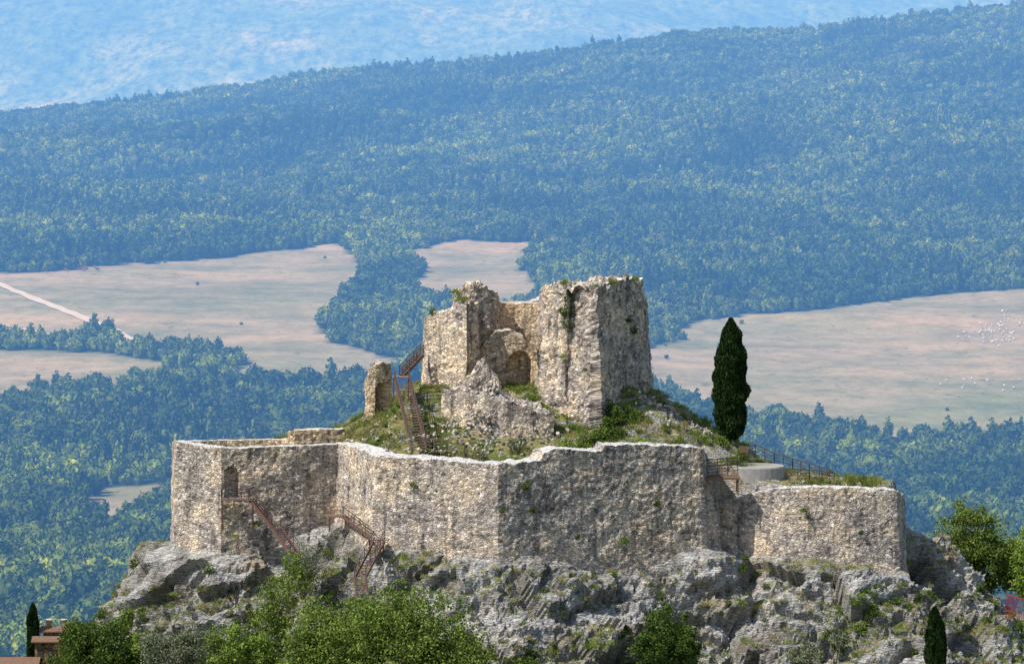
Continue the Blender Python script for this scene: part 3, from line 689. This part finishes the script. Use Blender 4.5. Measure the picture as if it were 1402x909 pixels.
def terr_rot(x,y,yaw):
    e=12.0; zx=(float(TZ(x+e,y))-float(TZ(x-e,y)))/(2*e); zy=(float(TZ(x,y+e))-float(TZ(x,y-e)))/(2*e)
    nrm=Vector((-zx,-zy,1)).normalized(); M=Vector((0,0,1)).rotation_difference(nrm).to_matrix()@Matrix.Rotation(yaw,3,'Z'); return tuple(M.to_euler())
for yc in np.arange(1000,4600,TILE):
    hw=(yc+400)*.148+30; xc=np.arange(-math.ceil(hw/TILE)*TILE,hw+1,TILE)
    g=np.array([-20,-7,7,20.]); ox,oy=np.meshgrid(g,g)
    SX=xc[:,None]+ox.ravel()[None]; SY=yc+oy.ravel()[None]+0*SX; SF=is_forest(SX,SY,TZ(SX,SY)); ZC=TZ(xc,yc+0*xc)
    cf=fbm(xc/110+9,yc/110+0*xc,3)
    for j,x in enumerate(xc):
        if SF[j].all():
            k=random.randrange(10,14) if cf[j]>.25 else random.randrange(10)
            pp.append((x,yc,ZC[j]-.8)); s=1.0; ss.append((s,s,random.uniform(.9,1.15))); ii.append(k); rr.append(terr_rot(x,yc,random.randrange(4)*math.pi/2))
        else:
            gx,gy=np.meshgrid(np.arange(-16,17,8.),np.arange(-16,17,8.)); tx=x+gx.ravel()+rng.uniform(-3.4,3.4,25); ty=yc+gy.ravel()+rng.uniform(-3.4,3.4,25); tz=TZ(tx,ty)
            isf=is_forest(tx,ty,tz); lone=(rng.random(25)<.003)&~isf
            for q in np.nonzero(isf|lone)[0]:
                s=random.uniform(.2,.38) if lone[q] else random.uniform(.6,1.3); pp.append((tx[q],ty[q],tz[q]-.6*s)); ss.append((s,s,s*random.uniform(.8,1.2))); ii.append(14+random.randrange(10)); rr.append((0,0,random.random()*6.28))
print('forest instances',len(pp))
scatter('forest',pp,ss,ii,protos,rr)
def groundhit(px,py):
    for d in np.arange(1450,5000,4):
        p=P(px,py,d-400)
        if p.z<=float(TZ(p.x,p.y)): return Vector((p.x,p.y,float(TZ(p.x,p.y))))
    return p
def ribbon(name,pts,w,mat):
    pw=[groundhit(*p) for p in pts]; v=[];f=[]
    dense=[]
    for a,b in zip(pw[:-1],pw[1:]):
        n=max(2,int((b-a).length/5))
        for k in range(n): dense.append(a.lerp(b,k/n))
    dense.append(pw[-1])
    for i,p in enumerate(dense):
        t=(dense[min(i+1,len(dense)-1)]-dense[max(i-1,0)]); t.z=0; t.normalize(); r=Vector((t.y,-t.x,0))*w/2*(1+.4*noise.noise(p*.05))
        for q in (p-r,p,p+r): v.append((q.x,q.y,float(TZ(q.x,q.y))+.55))
        if i: j=3*i; f+=[(j-3,j-2,j+1,j),(j-2,j-1,j+2,j+1)]
    return mesh_obj(name,v,f,[mat])
a=NT('dirt'); M_dirt=a.diff(a.mix(a.noise(a.pos(),.1,4)[0],(.52,.43,.30),(.66,.57,.44)),1)
ribbon('dirt_road',[(-60,365),(0,390),(50,412),(110,434),(160,455),(185,470),(195,480),(215,488)],7.5,M_dirt)
ribbon('dirt_track',[(0,446),(60,458),(120,468)],4,M_dirt)
def herd(name,pxs,s,mat,matd):
    mb=MB()
    for (px,py) in pxs:
        g=groundhit(px,py); an=random.random()*6.28; f=Vector((math.cos(an),math.sin(an),0)); r=Vector((-f.y,f.x,0))
        c=g+Vector((0,0,.75*s)); i0=len(mb.v); mb.blob((0,0,0),(.62*s,.3*s,.3*s),0,8)
        M=Matrix((f,r,Vector((0,0,1)))).transposed()
        for k in range(i0,len(mb.v)): mb.v[k]=c+M@mb.v[k]
        mb.tube(c+f*.5*s+Vector((0,0,.1*s)),c+f*.85*s+Vector((0,0,.2*s)),.15*s,.1*s,6,1); mb.tube(c+f*.8*s+Vector((0,0,.22*s)),c+f*1.08*s+Vector((0,0,.08*s)),.12*s,.07*s,6,1)
        for a_ in (-.4,.4):
            for b_ in (-.16,.16): q=c+f*a_*s+r*b_*s-Vector((0,0,.15*s)); mb.tube(q,q-Vector((0,0,.62*s)),.07*s,.04*s,5,1)
    return mb.obj(name,[mat,matd])
a=NT('wool'); M_wool=a.diff((.78,.75,.68,1),1); a=NT('sheep_skin'); M_ss=a.diff((.5,.46,.4,1),1); a=NT('cow_hide'); M_cow=a.diff((.22,.11,.07,1),1)
cl=[(random.gauss(1375,18),random.gauss(455,14)) for k in range(12)]
herd('sheep_flock',[(random.gauss(q[0],5),random.gauss(q[1],4)) for q in cl for _ in range(7)]+[(random.uniform(1270,1400),random.gauss(530,6)) for k in range(16)],1.45,M_wool,M_ss)
herd('cattle_herd',[(random.uniform(58,136),random.gauss(369,1.8)) for k in range(45)],1.9,M_cow,M_cow)
# ---------------- haze
a=NT('valley_haze_glow'); sig=(6.2e-5,1.22e-4,1.95e-4); Lq=(.44,.67,.98); mx=max(sig)
ab=a.n('ShaderNodeVolumeAbsorption',{'Color':(1-sig[0]/mx,1-sig[1]/mx,1-sig[2]/mx,1),'Density':mx}).outputs[0]
em=a.n('ShaderNodeEmission',{'Color':tuple(Lq[i]*sig[i]/(Lq[2]*sig[2]) for i in range(3))+(1,),'Strength':Lq[2]*sig[2]}).outputs[0]  # volume glow stands in for sunlight scattered by the haze
ad=a.n('ShaderNodeAddShader',{0:ab,1:em}).outputs[0]; a.t.links.new(ad,a.out.inputs['Volume'])
mb=MB(); mb.beam((0,150,-50),(0,23500,-50),26000,1400); mb.obj('haze',[a.m])
# ---------------- light
ts=Vector((-.68,-.30,1)).normalized()
sd=bpy.data.lights.new('sun','SUN'); sd.energy=5.0; sd.angle=math.radians(.5); sd.color=(1,.965,.90); so=bpy.data.objects.new('sun',sd); link(so); so.rotation_euler=ts.to_track_quat('Z','Y').to_euler()
w=bpy.data.worlds.new('World'); sc.world=w; w.use_nodes=True; nt=w.node_tree; bg=nt.nodes['Background']
sky=nt.nodes.new('ShaderNodeTexSky'); sky.sky_type='NISHITA'; sky.sun_disc=False; sky.sun_elevation=math.asin(ts.z); sky.sun_rotation=math.atan2(ts.x,ts.y); nt.links.new(sky.outputs[0],bg.inputs[0]); bg.inputs[1].default_value=.15
sc.view_settings.view_transform='Standard'; sc.view_settings.look='None'; sc.view_settings.exposure=0
cd=bpy.data.cameras.new('camera'); cam=bpy.data.objects.new('camera',cd); link(cam); cam.location=CAM; cam.rotation_euler=(math.radians(85),0,0); cd.sensor_width=36; cd.lens=36*F/1402; cd.clip_end=60000; cd.clip_start=1; sc.camera=cam
